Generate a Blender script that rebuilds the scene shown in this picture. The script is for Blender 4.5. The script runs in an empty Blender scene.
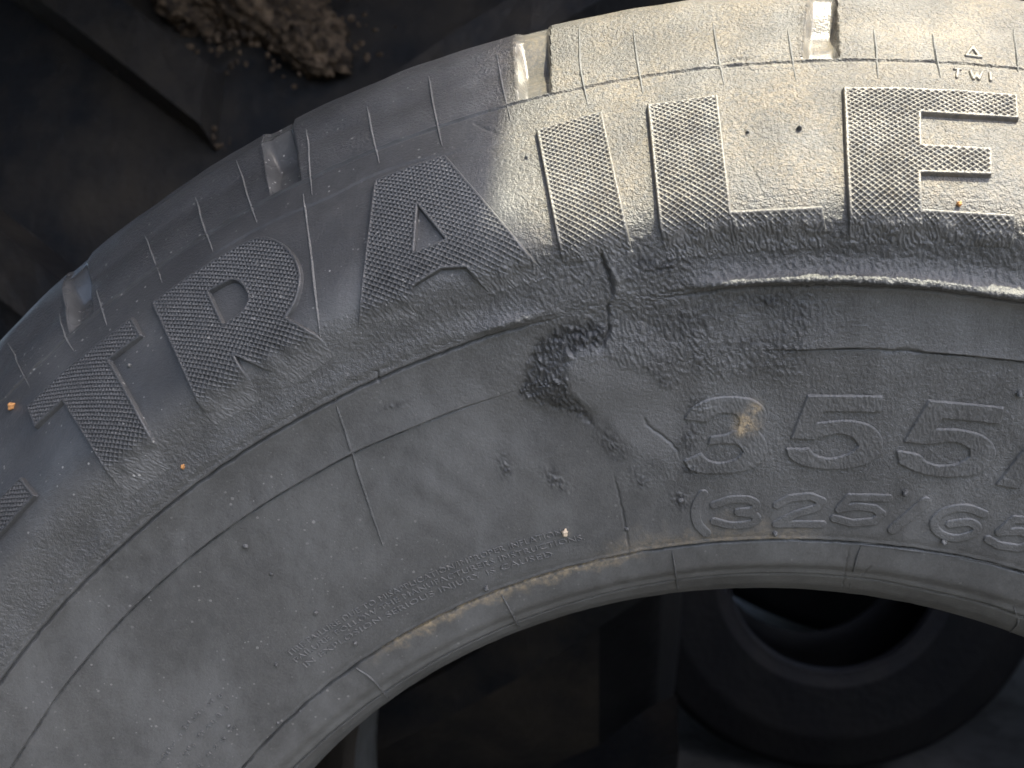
import bpy, bmesh, math, random
import numpy as np
from mathutils import Vector, Matrix

random.seed(7); rng = np.random.default_rng(7)
scn = bpy.context.scene
COL = scn.collection

# ------------------------------------------------------------------ camera
# tyre frame: X right, Y up, Z towards the viewer, origin on the wheel axis.
# world = (X, -Z, Y + HUB)
HUB = 0.355
def W(p): return Vector((p[0], -p[2], p[1] + HUB))
CAM = np.array([-0.0503022, 0.2792816, 0.2367016]); PITCH, YAW = -0.1204419, 0.1098955
FPX = 512 / math.tan(math.radians(28))
def _rot():
    cx, sx, cy, sy = math.cos(PITCH), math.sin(PITCH), math.cos(YAW), math.sin(YAW)
    return np.array([[cy, 0, sy], [0, 1, 0], [-sy, 0, cy]]) @ np.array([[1, 0, 0], [0, cx, -sx], [0, sx, cx]])
ROT = _rot()
cd = bpy.data.cameras.new('camera'); cam = bpy.data.objects.new('camera', cd); COL.objects.link(cam)
cd.sensor_width = 36; cd.lens = 18 / math.tan(math.radians(28)); cd.clip_start = 0.005; cd.clip_end = 100
cd.dof.use_dof = True; cd.dof.focus_distance = 0.243; cd.dof.aperture_fstop = 20
T2W = np.array([[1, 0, 0], [0, 0, -1], [0, 1, 0]])
M = Matrix((T2W @ ROT).tolist()).to_4x4(); M.translation = W(CAM); cam.matrix_world = M
scn.camera = cam
scn.render.resolution_x, scn.render.resolution_y = 1024, 768

# ------------------------------------------------------------------ light
SUN_AZ, SUN_OUT = math.radians(19), math.radians(12.3)      # right of vertical; out of the sidewall plane
S_T = np.array([math.sin(SUN_AZ) * math.cos(SUN_OUT), math.cos(SUN_AZ) * math.cos(SUN_OUT), math.sin(SUN_OUT)])
S_W = Vector((S_T[0], -S_T[2], S_T[1]))
ld = bpy.data.lights.new('sun', 'SUN'); ld.energy = 2.6; ld.angle = math.radians(0.7); ld.color = (1.0, 0.96, 0.75)
sun = bpy.data.objects.new('sun', ld); COL.objects.link(sun)
sun.rotation_euler = S_W.to_track_quat('Z', 'Y').to_euler(); sun.location = (2, -2, 4)
world = bpy.data.worlds.new('World'); scn.world = world; world.use_nodes = True
wn = world.node_tree.nodes; wl = world.node_tree.links
sky = wn.new('ShaderNodeTexSky'); sky.sky_type = 'NISHITA'; sky.sun_disc = False; sky.dust_density = 4.6; sky.air_density = 0.9
sky.sun_elevation = math.asin(S_W.z); sky.sun_rotation = math.atan2(S_W.x, S_W.y)
bg = wn['Background']; bg.inputs['Strength'].default_value = 0.15
wl.new(sky.outputs[0], bg.inputs['Color'])
vs = scn.view_settings; vs.view_transform = 'Standard'; vs.look = 'None'; vs.exposure = 2.25; vs.gamma = 1.0
vs.use_curve_mapping = False

# ------------------------------------------------------------------ helpers
def tag(o, label=None, cat=None, group=None, kind=None):
    if label: o['label'] = label
    if cat: o['category'] = cat
    if group: o['group'] = group
    if kind: o['kind'] = kind
    return o
def empty(name, loc=(0, 0, 0)):
    o = bpy.data.objects.new(name, None); o.empty_display_size = 0.05; COL.objects.link(o); o.location = loc; return o
def link_mesh(name, me, mat, parent=None, smooth=True):
    o = bpy.data.objects.new(name, me); COL.objects.link(o)
    if mat and not me.materials: me.materials.append(mat)
    if parent: o.parent = parent
    if smooth: me.polygons.foreach_set('use_smooth', np.ones(len(me.polygons), bool))
    return o
def np_mesh(name, co, quads):
    me = bpy.data.meshes.new(name); n = len(quads); k = quads.shape[1]
    me.vertices.add(len(co)); me.vertices.foreach_set('co', np.ascontiguousarray(co, np.float32).ravel())
    me.loops.add(n * k); me.loops.foreach_set('vertex_index', np.ascontiguousarray(quads, np.int32).ravel())
    me.polygons.add(n); me.polygons.foreach_set('loop_start', np.arange(0, n * k, k, dtype=np.int32))
    me.update(calc_edges=True); return me
def grid_quads(nr, nc, wrap=False):
    a = np.arange(nr * nc).reshape(nr, nc)
    if wrap: a = np.c_[a, a[:, :1]]
    return np.stack([a[:-1, :-1], a[1:, :-1], a[1:, 1:], a[:-1, 1:]], -1).reshape(-1, 4)
def attr(me, name, val):
    at = me.attributes.new(name, 'FLOAT', 'POINT'); at.data.foreach_set('value', np.ascontiguousarray(val, np.float32).ravel())

_perm = np.random.default_rng(3).permutation(4096); _ga = np.random.default_rng(4).random(4096) * 2 * np.pi
_gx, _gy = np.cos(_ga), np.sin(_ga)
def perlin(x, y, seed=0):
    x, y = np.broadcast_arrays(np.asarray(x, np.float32), np.asarray(y, np.float32))
    xi = np.floor(x).astype(np.int32); yi = np.floor(y).astype(np.int32); fx = x - xi; fy = y - yi
    def g(ix, iy, dx, dy):
        h = _perm[(_perm[(ix + seed * 131) & 4095] + iy) & 4095]; return _gx[h] * dx + _gy[h] * dy
    u = fx * fx * fx * (fx * (fx * 6 - 15) + 10); v = fy * fy * fy * (fy * (fy * 6 - 15) + 10)
    a = g(xi, yi, fx, fy); b = g(xi + 1, yi, fx - 1, fy); c = g(xi, yi + 1, fx, fy - 1); d = g(xi + 1, yi + 1, fx - 1, fy - 1)
    return (a + (b - a) * u + (c - a) * v + (a - b - c + d) * u * v) * 1.5
def sstep(x, a, b):
    t = np.clip((x - a) / (b - a), 0, 1); return t * t * (3 - 2 * t)

# ------------------------------------------------------------------ materials
class NT:
    def __init__(s, name):
        s.m = bpy.data.materials.new(name); s.m.use_nodes = True; s.t = s.m.node_tree; s.n = s.t.nodes; s.l = s.t.links
        s.b = s.n['Principled BSDF']; s.co = s.n.new('ShaderNodeTexCoord').outputs['Object']
    def noise(s, scale, detail=3, rough=0.55, vec=None):
        n = s.n.new('ShaderNodeTexNoise'); n.inputs['Scale'].default_value = scale; n.inputs['Detail'].default_value = detail
        n.inputs['Roughness'].default_value = rough; s.l.new(vec or s.co, n.inputs['Vector']); return n.outputs['Fac']
    def voro(s, scale, feature='F1', out='Distance'):
        n = s.n.new('ShaderNodeTexVoronoi'); n.feature = feature; n.inputs['Scale'].default_value = scale
        s.l.new(s.co, n.inputs['Vector']); return n.outputs[out]
    def ramp(s, f, stops):
        n = s.n.new('ShaderNodeValToRGB'); e = n.color_ramp.elements
        while len(e) < len(stops): e.new(0.5)
        for i, (p, c) in enumerate(stops):
            e[i].position = p; e[i].color = (c, c, c, 1) if not isinstance(c, tuple) else (*c, 1)
        s.l.new(f, n.inputs[0]); return n.outputs[0]
    def mix(s, f, a, b, mode='MIX'):
        n = s.n.new('ShaderNodeMix'); n.data_type = 'RGBA'; n.blend_type = mode
        for k, v in ((0, f), (6, a), (7, b)):
            if isinstance(v, (int, float)): n.inputs[k].default_value = v
            elif isinstance(v, tuple): n.inputs[k].default_value = (*v, 1)
            else: s.l.new(v, n.inputs[k])
        return n.outputs[2]
    def math(s, op, a, b=0.0):
        n = s.n.new('ShaderNodeMath'); n.operation = op
        for k, v in ((0, a), (1, b)):
            if isinstance(v, (int, float)): n.inputs[k].default_value = v
            else: s.l.new(v, n.inputs[k])
        return n.outputs[0]
    def attr(s, name):
        n = s.n.new('ShaderNodeAttribute'); n.attribute_name = name; return n.outputs['Fac']
    def bump(s, h, dist, strength=1.0, prev=None):
        n = s.n.new('ShaderNodeBump'); n.inputs['Distance'].default_value = dist; n.inputs['Strength'].default_value = strength
        s.l.new(h, n.inputs['Height'])
        if prev: s.l.new(prev, n.inputs['Normal'])
        return n.outputs['Normal']
    def done(s, col=None, rough=None, nrm=None, spec=0.5):
        for k, v in (('Base Color', col), ('Roughness', rough), ('Normal', nrm)):
            if v is None: continue
            if isinstance(v, (int, float)): s.b.inputs[k].default_value = v
            elif isinstance(v, tuple): s.b.inputs[k].default_value = (*v, 1)
            else: s.l.new(v, s.b.inputs[k])
        s.b.inputs['Specular IOR Level'].default_value = spec
        return s.m

def rubber_mat(name, grain=1.0, attrs=True):
    t = NT(name)
    big = t.ramp(t.noise(28, 5, 0.6), [(0.32, 0.0), (0.68, 1.0)])
    mid = t.ramp(t.noise(260, 4, 0.65), [(0.3, 0.0), (0.7, 1.0)])
    col = t.mix(big, (0.058, 0.058, 0.057), (0.096, 0.095, 0.091))
    col = t.mix(t.math('MULTIPLY', mid, 0.35), col, (0.128, 0.127, 0.122))
    fine = t.ramp(t.noise(1500, 2, 0.6), [(0.40, 0.0), (0.62, 1.0)])
    col = t.mix(t.math('MULTIPLY', fine, 0.30), col, (0.045, 0.0445, 0.044))
    stn = t.n.new('ShaderNodeMapping'); stn.inputs['Scale'].default_value = (1.0, 1.0, 0.35); stn.inputs['Rotation'].default_value = (0, 0.5, 0); t.l.new(t.co, stn.inputs['Vector'])
    col = t.mix(t.math('MULTIPLY', t.ramp(t.noise(48, 7, 0.70, stn.outputs[0]), [(0.46, 0.0), (0.66, 1.0)]), 0.55), col, (0.146, 0.147, 0.144))
    # loose dust specks
    sp = t.math('LESS_THAN', t.voro(430), t.math('SUBTRACT', t.math('MULTIPLY', t.noise(240, 2), 0.42), 0.10))
    spm = t.math('MULTIPLY', sp, t.ramp(t.noise(60, 3), [(0.42, 0.0), (0.56, 1.0)]))
    if attrs: spm = t.math('MULTIPLY', spm, t.attr('speck'))
    else: spm = t.math('MULTIPLY', spm, 0.25)
    col = t.mix(spm, col, (0.60, 0.58, 0.54))
    if attrs:
        d = t.math('MULTIPLY', t.attr('dirt_suntint'), t.ramp(t.noise(700, 6, 0.78), [(0.36, 0.0), (0.60, 1.0)]))
        col = t.mix(t.math('MULTIPLY', t.attr('pale'), 0.5), col, (0.150, 0.149, 0.146))
        col = t.mix(d, col, (0.34, 0.265, 0.165))
        col = t.mix(t.math('MULTIPLY', t.attr('darker'), 0.85), col, (0.024, 0.0245, 0.026))
    rough = t.ramp(t.noise(45, 3), [(0.3, 0.36), (0.7, 0.50)])
    if attrs: rough = t.math('SUBTRACT', rough, t.math('MULTIPLY', t.attr('gloss'), 0.16))
    h = t.math('ADD', t.math('MULTIPLY', t.noise(1150, 3, 0.6), 1.0), t.math('MULTIPLY', t.noise(2600, 2, 0.5), 0.4))
    if attrs: h = t.math('MULTIPLY', h, t.attr('grain'))
    n = t.bump(h, 0.00060 * grain, 0.9)
    return t.done(col, rough, n, 0.5)
M_RUB = rubber_mat('dusty_rubber')
M_RUBS = rubber_mat('dusty_rubber_fine', 0.7, False)

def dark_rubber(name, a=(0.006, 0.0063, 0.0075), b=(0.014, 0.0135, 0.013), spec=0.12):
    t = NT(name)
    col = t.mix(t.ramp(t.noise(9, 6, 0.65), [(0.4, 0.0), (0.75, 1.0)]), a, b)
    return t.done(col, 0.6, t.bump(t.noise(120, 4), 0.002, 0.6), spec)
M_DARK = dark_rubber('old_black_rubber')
M_TRACTOR = dark_rubber('dusty_tractor_rubber', (0.011, 0.0115, 0.0135), (0.050, 0.040, 0.030), 0.22)
M_BEAD = dark_rubber('dusty_bead_rubber', (0.012, 0.012, 0.014), (0.024, 0.022, 0.020), 0.15)
M_LINER = dark_rubber('inner_liner', (0.05, 0.043, 0.036), (0.12, 0.098, 0.075))
def soil(name, c1, c2, c3, sc):
    t = NT(name)
    col = t.mix(t.ramp(t.voro(sc, 'F1', 'Color'), [(0.2, 0.0), (0.9, 1.0)]), c1, c2)
    col = t.mix(t.ramp(t.noise(sc * 0.8, 5, 0.7), [(0.45, 0.0), (0.65, 1.0)]), col, c3)
    return t.done(col, 0.95, t.bump(t.noise(sc * 2, 5, 0.7), 0.004, 0.9), 0.2)
M_MUD = soil('dried_mud', (0.06, 0.042, 0.028), (0.17, 0.120, 0.080), (0.022, 0.018, 0.016), 160)
M_GROUND = soil('grey_gravel_earth', (0.052, 0.053, 0.054), (0.078, 0.079, 0.080), (0.040, 0.040, 0.041), 22)
def wood_mat():
    t = NT('shade_board_wood')
    mp = t.n.new('ShaderNodeMapping'); mp.inputs['Scale'].default_value = (2, 40, 40); t.l.new(t.co, mp.inputs['Vector'])
    g = t.noise(3, 5, 0.6, mp.outputs[0])
    return t.done(t.mix(t.ramp(g, [(0.35, 0.0), (0.7, 1.0)]), (0.10, 0.085, 0.068), (0.055, 0.048, 0.042)), 0.85, t.bump(g, 0.002, 0.5), 0.2)
M_WOOD = wood_mat()
def plain(name, c, r=0.8):
    t = NT(name); col = t.mix(t.noise(900, 3), c, tuple(v * 0.6 for v in c))
    return t.done(col, r, t.bump(t.noise(700, 3), 0.0006, 0.7), 0.3)
M_WORN = plain('scuffed_raised_rubber', (0.135, 0.133, 0.128), 0.55); M_GRIT_O = plain('orange_grit', (0.55, 0.27, 0.10)); M_GRIT_P = plain('pale_grit', (0.62, 0.50, 0.36))

# ------------------------------------------------------------------ profile of the tyre
# (r, z): bead base -> toe -> bead roll -> sidewall -> lip -> bulge -> shoulder -> tread
PC = [(.1885, -.085), (.1866, -.062), (.1866, -.046), (.1876, -.040), (.1903, -.0352), (.1940, -.0310), (.1985, -.0258), (.2035, -.0238),
      (.2056, -.0231), (.2066, -.0228), (.2090, -.0212), (.222, -.0176), (.236, -.0138), (.250, -.0096), (.2602, -.0060), (.2690, -.0032),
      (.2738, -.0014), (.2750, .0006), (.2757, .0026), (.2764, .0028), (.2778, .0008), (.2815, .0006), (.2850, .0023), (.2885, .0040),
      (.2925, .0047), (.2970, .0035), (.3030, .0004), (.3100, -.0043), (.3180, -.0100), (.3250, -.0155), (.3314, -.0210), (.3370, -.0262),
      (.3430, -.0322), (.3485, -.0385), (.3518, -.0455), (.3530, -.0540), (.3537, -.066), (.3542, -.085), (.3545, -.11)]
PC = np.array(PC)
d = np.r_[0, np.cumsum(np.hypot(*np.diff(PC, axis=0).T))]
ds = 0.0001; u = np.arange(0, d[-1], ds)
pr, pz = np.interp(u, d, PC[:, 0]), np.interp(u, d, PC[:, 1])
k = np.exp(-0.5 * (np.arange(-60, 61) * ds / 0.0010) ** 2); k /= k.sum()
def smooth(a): return np.convolve(np.r_[2 * a[0] - a[60:0:-1], a, 2 * a[-1] - a[-2:-62:-1]], k, 'valid')
pr2, pz2 = smooth(pr), smooth(pz)
VP = np.r_[0, np.cumsum(np.hypot(np.diff(pr2), np.diff(pz2)))]
tr, tz = np.gradient(pr2, VP), np.gradient(pz2, VP); tl = np.hypot(tr, tz); NRp, NZp = -tz / tl, tr / tl
NRp, NZp = smooth(NRp), smooth(NZp)
RP, ZP = pr2, pz2
i0 = int(np.argmin(RP))                                     # single valued in r above the toe
def v_of_r(r): return np.interp(r, RP[i0:], VP[i0:])
def r_of_v(v): return np.interp(v, VP, RP)

# slow radial run-out of the moulded lines (the tyre is squashed and old)
LN = {'l6': (.1876, [.002715, .004304, -.001081, .186936]), 'l5': (.1940, [-.010055, -.007673, .000524, .194476]),
      'l4': (.2066, [.006761, .008957, .002211, .206326]), 'l3': (.2602, [.01075, .015992, .004746, .259677]),
      'l2': (.2757, [-.009615, -.012436, -.002347, .276294]), 'l1': (.3314, [.010009, .008196, .000751, .331245]),
      'sil': (.3522, [0, -.0006, .0010, .3551])}
LR = np.array([v[0] for v in LN.values()])
_tg = np.radians(np.linspace(-180, 180, 721))
def _dev(c, m):
    a = np.clip(_tg, math.radians(-54), math.radians(12)); o = np.clip(np.polyval(c, a) - m, -.0035, .0035)
    return o * sstep(_tg, math.radians(-100), math.radians(-60)) * (1 - sstep(_tg, math.radians(20), math.radians(50)))
DEVT = np.array([_dev(v[1], v[0]) for v in LN.values()])       # 7 x 721
def DEV(r, th):
    r = np.asarray(r, float); th = np.asarray(th, float)
    tt = np.clip((th + np.pi) / (2 * np.pi) * 720, 0, 719.999); ti = tt.astype(int); tf = tt - ti
    rr = np.clip(np.interp(r, LR, np.arange(7)), 0, 5.9999); ri = rr.astype(int); rf = rr - ri
    a = DEVT[ri, ti] * (1 - tf) + DEVT[ri, ti + 1] * tf; b = DEVT[ri + 1, ti] * (1 - tf) + DEVT[ri + 1, ti + 1] * tf
    return a * (1 - rf) + b * rf
def lip_flat(th):
    d_ = np.degrees(th); return np.maximum(sstep(d_, -17.5, -13) * (1 - sstep(d_, -8.0, -5.0)), .5 * (1 - sstep(d_, -20, -15)) * sstep(d_, -75, -65))
_rl, _rh = .2660, .2890; _zl, _zh = np.interp([_rl, _rh], RP[i0:], ZP[i0:])
def surf(th, v, h):
    """point on the tyre: angle, profile arc length, height above the moulded surface"""
    r0 = np.interp(v, VP, RP); z0 = np.interp(v, VP, ZP); nr = np.interp(v, VP, NRp); nz = np.interp(v, VP, NZp)
    kk = np.clip((r0 - _rl) / (_rh - _rl), 0, 1); lf = lip_flat(th) * ((r0 > _rl) & (r0 < _rh)); zt = _zl + (_zh - _zl) * kk + .0007 * np.sin(np.pi * kk) ** 2
    z0 = z0 + lf * (zt - z0); nz = nz + lf * (.96 - nz); nr = nr + lf * (-.25 - nr)
    r = r0 + DEV(r0, th) + nr * h; z = z0 + nz * h
    return np.stack([r * np.sin(th), r * np.cos(th), z], -1)
def to_world(p):
    p = np.asarray(p); return np.stack([p[..., 0], -p[..., 2], p[..., 1] + HUB], -1)
def pick(px):
    """where on the tyre surface the sight line of a photo position lands -> (theta, v)"""
    px = np.array(px, float).reshape(-1, 2)
    dr = np.c_[(px[:, 0] - 512) / FPX, -(px[:, 1] - 384) / FPX, -np.ones(len(px))] @ ROT.T
    def f(t):
        P = CAM + t[:, None] * dr; r = np.hypot(P[:, 0], P[:, 1]); th = np.arctan2(P[:, 0], P[:, 1])
        r0 = r - DEV(r, th); zz = np.interp(r0, RP[i0:], ZP[i0:]); zz = np.where(r0 > RP[-1], -1, zz); return P[:, 2] - zz, th, r0
    ts = np.linspace(0.19, 0.40, 260); lo = np.full(len(px), .19); hi = np.full(len(px), .40); found = np.zeros(len(px), bool)
    for a, b in zip(ts[:-1], ts[1:]):
        s, _, _ = f(np.full(len(px), b)); new = (s < 0) & ~found; lo[new] = a; hi[new] = b; found |= new
    for _ in range(30):
        m = (lo + hi) / 2; s, _, _ = f(m); lo = np.where(s > 0, m, lo); hi = np.where(s > 0, hi, m)
    _, th, r0 = f(hi); return np.c_[th, v_of_r(r0)]
def densify(p, step=4.0, closed=False):
    p = [np.array(q, float) for q in p]; out = []
    if closed: p = p + [p[0]]
    for a, b in zip(p[:-1], p[1:]):
        n = max(1, int(np.hypot(*(b - a)) / step)); out += [a + (b - a) * i / n for i in range(n)]
    if not closed: out.append(p[-1])
    return np.array(out)
def spline(p, n=8):
    p = np.array(p, float)
    if len(p) < 3: return p
    q = np.r_[[2 * p[0] - p[1]], p, [2 * p[-1] - p[-2]]]; out = []
    for i in range(1, len(q) - 2):
        for t in np.linspace(0, 1, n, endpoint=False):
            a, b, c, e = q[i - 1], q[i], q[i + 1], q[i + 2]
            out.append(.5 * (2 * b + (c - a) * t + (2 * a - 5 * b + 4 * c - e) * t * t + (3 * b - a - 3 * c + e) * t ** 3))
    return np.array(out + [p[-1]])
def seg_dist(X, Y, P, closed=False):
    """distance from points to polyline, running length, signed side"""
    Q = np.r_[P, P[:1]] if closed else P
    best = np.full(X.shape, 1e9); run = np.zeros(X.shape); side = np.zeros(X.shape); L = 0.0
    for a, b in zip(Q[:-1], Q[1:]):
        e = b - a; l2 = e @ e
        if l2 < 1e-16: continue
        t = np.clip(((X - a[0]) * e[0] + (Y - a[1]) * e[1]) / l2, 0, 1)
        dx, dy = X - a[0] - t * e[0], Y - a[1] - t * e[1]; dd = dx * dx + dy * dy; m = dd < best
        l = math.sqrt(l2); best[m] = dd[m]; run[m] = (L + t * l)[m]; side[m] = np.sign(e[0] * dy - e[1] * dx)[m]; L += l
    return np.sqrt(best), run / max(L, 1e-9), side
def inside(X, Y, P):
    c = np.zeros(X.shape, bool)
    for a, b in zip(P, np.roll(P, -1, 0)):
        if a[1] == b[1]: continue
        c ^= ((a[1] > Y) != (b[1] > Y)) & (X < (b[0] - a[0]) * (Y - a[1]) / (b[1] - a[1]) + a[0])
    return c
def flat(tv, rref): return np.c_[tv[:, 0] * rref, tv[:, 1]]

VL = {k: float(v_of_r(v[0])) for k, v in LN.items()}
D2R = math.radians

# ------------------------------------------------------------------ relief of the sidewall
CRACKS = [  # photo path, depth mm, half width mm
    ([(600, 250), (604, 262), (609, 275), (612, 290), (610, 301)], 1.5, .34), ([(609, 298), (608, 312), (609, 326), (605, 338), (600, 348)], 1.1, .22),
    ([(611, 325), (607, 336), (602, 345)], .9, .30),
    ([(641, 413), (647, 424), (657, 432), (667, 439), (676, 449), (681, 460)], .55, .28),
    ([(370, 371), (376, 374), (381, 384)], .6, .3), ([(598, 342), (590, 336), (584, 331)], .6, .32),
    ([(613, 472), (617, 487), (621, 505), (626, 530), (629, 552)], .5, .30),
    ([(850, 545), (846, 566), (842, 590)], .35, .25), ([(705, 66), (722, 62), (740, 59), (758, 58)], .7, .40),
    ([(733, 68), (765, 71), (800, 68), (840, 65)], .25, .25), ([(860, 575), (872, 566)], .4, .3),
    ([(748, 160), (755, 175), (760, 190), (767, 205)], .22, .25), ([(742, 128), (748, 138)], .35, .3),
    ([(566, 74), (585, 74), (592, 72)], .4, .3), ([(545, 72), (580, 73)], .2, .25), ([(500, 136), (480, 126), (470, 122)], .3, .3),
    ([(875, 280), (920, 282), (960, 287), (1024, 293)], .35, .4),
    ([(878, 348), (890, 351), (905, 349), (925, 352)], .5, .5)]
CR = [(flat(pick(spline(p)), .28), dpt * 1e-3, w * 1e-3) for p, dpt, w in CRACKS]
LUMP = [  # rough wrinkled scabs: centre, radii px, angle, height mm
    (505, 468, 7, 16, 10, .5), (556, 480, 9, 20, -35, .5), (612, 445, 9, 22, -40, .45), (680, 500, 10, 16, -60, .5),
    (640, 480, 10, 20, -50, .35), (580, 335, 26, 12, 0, .7), (760, 300, 22, 7, 15, .45), (745, 345, 22, 8, 10, .4), (700, 405, 14, 12, 0, .4),
    (660, 375, 8, 22, -30, .3), (395, 405, 16, 4, 15, .35), (690, 320, 24, 14, 0, .4), (655, 265, 30, 12, -10, .6), (905, 284, 40, 4, 4, .3),
    (690, 440, 10, 14, 0, .5), (690, 470, 10, 10, 0, .5)]
def px_poly(p, closed=True): return flat(pick(densify(p, 6, closed)), .28)
DOME = px_poly([(562, 352), (548, 372), (538, 396), (562, 408), (592, 420), (612, 440), (640, 462), (668, 470), (692, 450), (705, 415), (700, 375), (680, 350), (640, 336), (602, 336)])
FLATP = px_poly([(575, 362), (570, 385), (590, 405), (612, 425), (640, 452), (668, 458), (680, 430), (675, 390), (640, 368), (605, 360)])
CRES = px_poly([(602, 322), (562, 325), (534, 342), (524, 372), (518, 396), (545, 408), (572, 414), (596, 428), (586, 410), (568, 388), (566, 365), (580, 350), (606, 348)])
SLOTS = [  # shoulder slots: left edge (top, foot), right edge (top, foot)
    ((60, 270), (74, 325), (88, 262), (93, 312)), ((262, 140), (271, 194), (292, 128), (300, 180)),
    ((514, 42), (518, 108), (549, 27), (551, 98)), ((806, 2), (801, 58), (837, 2), (839, 57))]
SL = [pick(s) for s in SLOTS]
SL[0] = SL[1] + [[SL[0][3, 0] - SL[1][3, 0], 0]]
_dthp = math.radians(13.4)
for s in (SL[0] - [[_dthp, 0]], SL[0] - [[2 * _dthp, 0]], SL[3] + [[_dthp, 0]], SL[3] + [[2 * _dthp, 0]]): SL.append(s)
BAND = pick(spline([(30, 404), (155, 296), (240, 238), (330, 196), (390, 168), (500, 142), (590, 117)]))

def wrinkle_mask(th, v):
    r = r_of_v(v); S = th * .28
    n = perlin(S / .014, v / .012, 5)
    band = sstep(r, .2742, .2758) * (1 - sstep(r + .003 * n, .2885, .2935))
    deg = np.degrees(th)
    near = np.exp(-(((deg + 10) / 7.5) ** 2) - ((r - .268) / .016) ** 2)
    right = sstep(deg, -13, -8) * (1 - sstep(deg, -2, 4)) * sstep(r, .246, .256) * (1 - sstep(r, .274, .277)) * 1.0
    low = sstep(deg, -14, -10) * sstep(r, .222, .228) * (1 - sstep(r, .255, .262)) * .35
    return np.clip(np.maximum.reduce([band, near * 1.1, right * (.7 + .8 * n), low]), 0, 1.2)

def relief(th, v):
    """height field (m) on a separable grid th (1,nc) x v (nr,1)"""
    TH, V = np.broadcast_arrays(np.asarray(th, float), np.asarray(v, float)); TH = TH.copy(); V = V.copy()
    R = r_of_v(V); S = TH * .28; deg = np.degrees(TH); h = np.zeros(TH.shape)
    # slow unevenness
    h += .00035 * perlin(S / .03, V / .025, 1) * sstep(R, .21, .23) * (1 - sstep(R, .325, .335)) + .00008 * perlin(S / .006, V / .006, 2)
    # dome / dent of the injury
    P = DOME; d, _, _ = seg_dist(S, V, P, True); ins = inside(S, V, P); sd = np.where(ins, d, -d)
    left = 1 - sstep(deg, -10.5, -7.0)
    h += .0012 * sstep(sd, -.0050, .0045) * (.25 + .75 * left * sstep(R, .246, .256))
    h += -.0005 * np.exp(-((sd + .004) / .004) ** 2) * left * sstep(R, .246, .256)
    d2, _, _ = seg_dist(S, V, FLATP, True); i2 = inside(S, V, FLATP); calm = sstep(np.where(i2, d2, -d2), -.002, .002)
    d3, _, _ = seg_dist(S, V, CRES, True); i3 = inside(S, V, CRES); rough = sstep(np.where(i3, d3, -d3), -.001, .0014)
    # broad soft folds left of the injury
    h += .0006 * np.sin((S * .55 + V * .8) / .0105) * np.exp(-((deg + 19) / 5.5) ** 2 - ((R - .252) / .014) ** 2)
    h += .0008 * np.exp(-((deg + 14.5) / 2.5) ** 2 - ((R - .262) / .007) ** 2)
    # leather wrinkles
    wm = wrinkle_mask(TH, V) * (1 - .9 * calm); m = wm > .02
    s_, v_ = S[m] + .25 * V[m], V[m]
    wx = perlin(s_ / .004, v_ / .005, 11) * .55; wy = perlin(s_ / .004, v_ / .005, 12) * .55
    w1 = np.abs(perlin(s_ / .00105 + wx, v_ / .0025 + wy, 13)); w2 = np.abs(perlin(s_ / .0007 + wx, v_ / .0012 + wy, 14))
    lf = 1 - .55 * (1 - sstep(deg[m], -26, -14)); hh = np.zeros(TH.shape); hh[m] = lf * (1 + .45 * sstep(deg[m], -15, -11)) * (0.00052 * np.minimum(w1, .55) + .00022 * np.minimum(w2, .5)) * wm[m]; h += hh
    m = rough > .02
    s_, v_ = S[m], V[m]; hh = np.zeros(TH.shape)
    hh[m] = (1.0 * (.0011 * np.abs(perlin(s_ / .0011 + perlin(s_ / .004, v_ / .004, 20), v_ / .0030, 21)) + .0008 * np.abs(perlin(s_ / .0008, v_ / .0011, 22)) - .0009)) * rough[m]
    h += hh
    for i, (cx, cy, a, b, ang, hm) in enumerate(LUMP):
        c = LC[i]; ca, sa = math.cos(D2R(-ang)), math.sin(D2R(-ang)); X, Y = S - c[0] * .28, V - c[1]
        X, Y = (X * ca + Y * sa) / (a * .00026), (-X * sa + Y * ca) / (b * .00026); g = np.exp(-(X * X + Y * Y) * 1.1); m = g > .03
        hh = np.zeros(TH.shape)
        hh[m] = hm * .75e-3 * g[m] * (np.abs(perlin(S[m] / .0013, V[m] / .0016, 30 + i)) * 2.2 + np.abs(perlin(S[m] / .0007, V[m] / .0009, 31 + i)) * 1.2 - .6); h += hh
    # flap left of the long crack
    dc, run, side = seg_dist(S, V, CR[0][0]); h += .0007 * np.exp(-(dc / .0035) ** 2) * (side > 0) * np.sin(np.pi * np.clip(run, 0, 1))
    for pth, dep, w in CR:
        lo, hi = pth.min(0) - 4 * w, pth.max(0) + 4 * w
        m = (S > lo[0]) & (S < hi[0]) & (V > lo[1]) & (V < hi[1])
        if not m.any(): continue
        jx = perlin(S[m] / .0018, V[m] / .0018, 40) * .0004
        dd, rn, _ = seg_dist(S[m] + jx, V[m], pth); tp = np.clip(np.sin(np.pi * np.clip(rn, .04, .96)) * 2.2, 0, 1)
        h[m] -= dep * np.exp(-(dd / (w * (.5 + .6 * tp))) ** 2) * tp
    # step line below the lip, fading in the injury
    jl = perlin(S / .02, 0 * S, 50) * .0002 + perlin(S / .0015, 0 * S, 51) * .00012 * (deg > 0)
    dv = V - VL['l3'] + jl; fade = np.maximum(1 - sstep(deg, -24, -16), sstep(deg, -3.5, -1)) * (.9 + .35 * perlin(S / .03, 0 * S, 52)); brk = np.clip(.7 + .9 * perlin(S / .012, 0 * S, 49) + .5 * perlin(S / .003, 0 * S, 53), 0, 1.4)
    h += fade * .00100 * sstep(dv, -.00018, .00018) * np.exp(-np.maximum(dv, 0) / .006) - fade * brk * .0006 * np.exp(-((dv + .0003) / .0003) ** 2)
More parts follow.
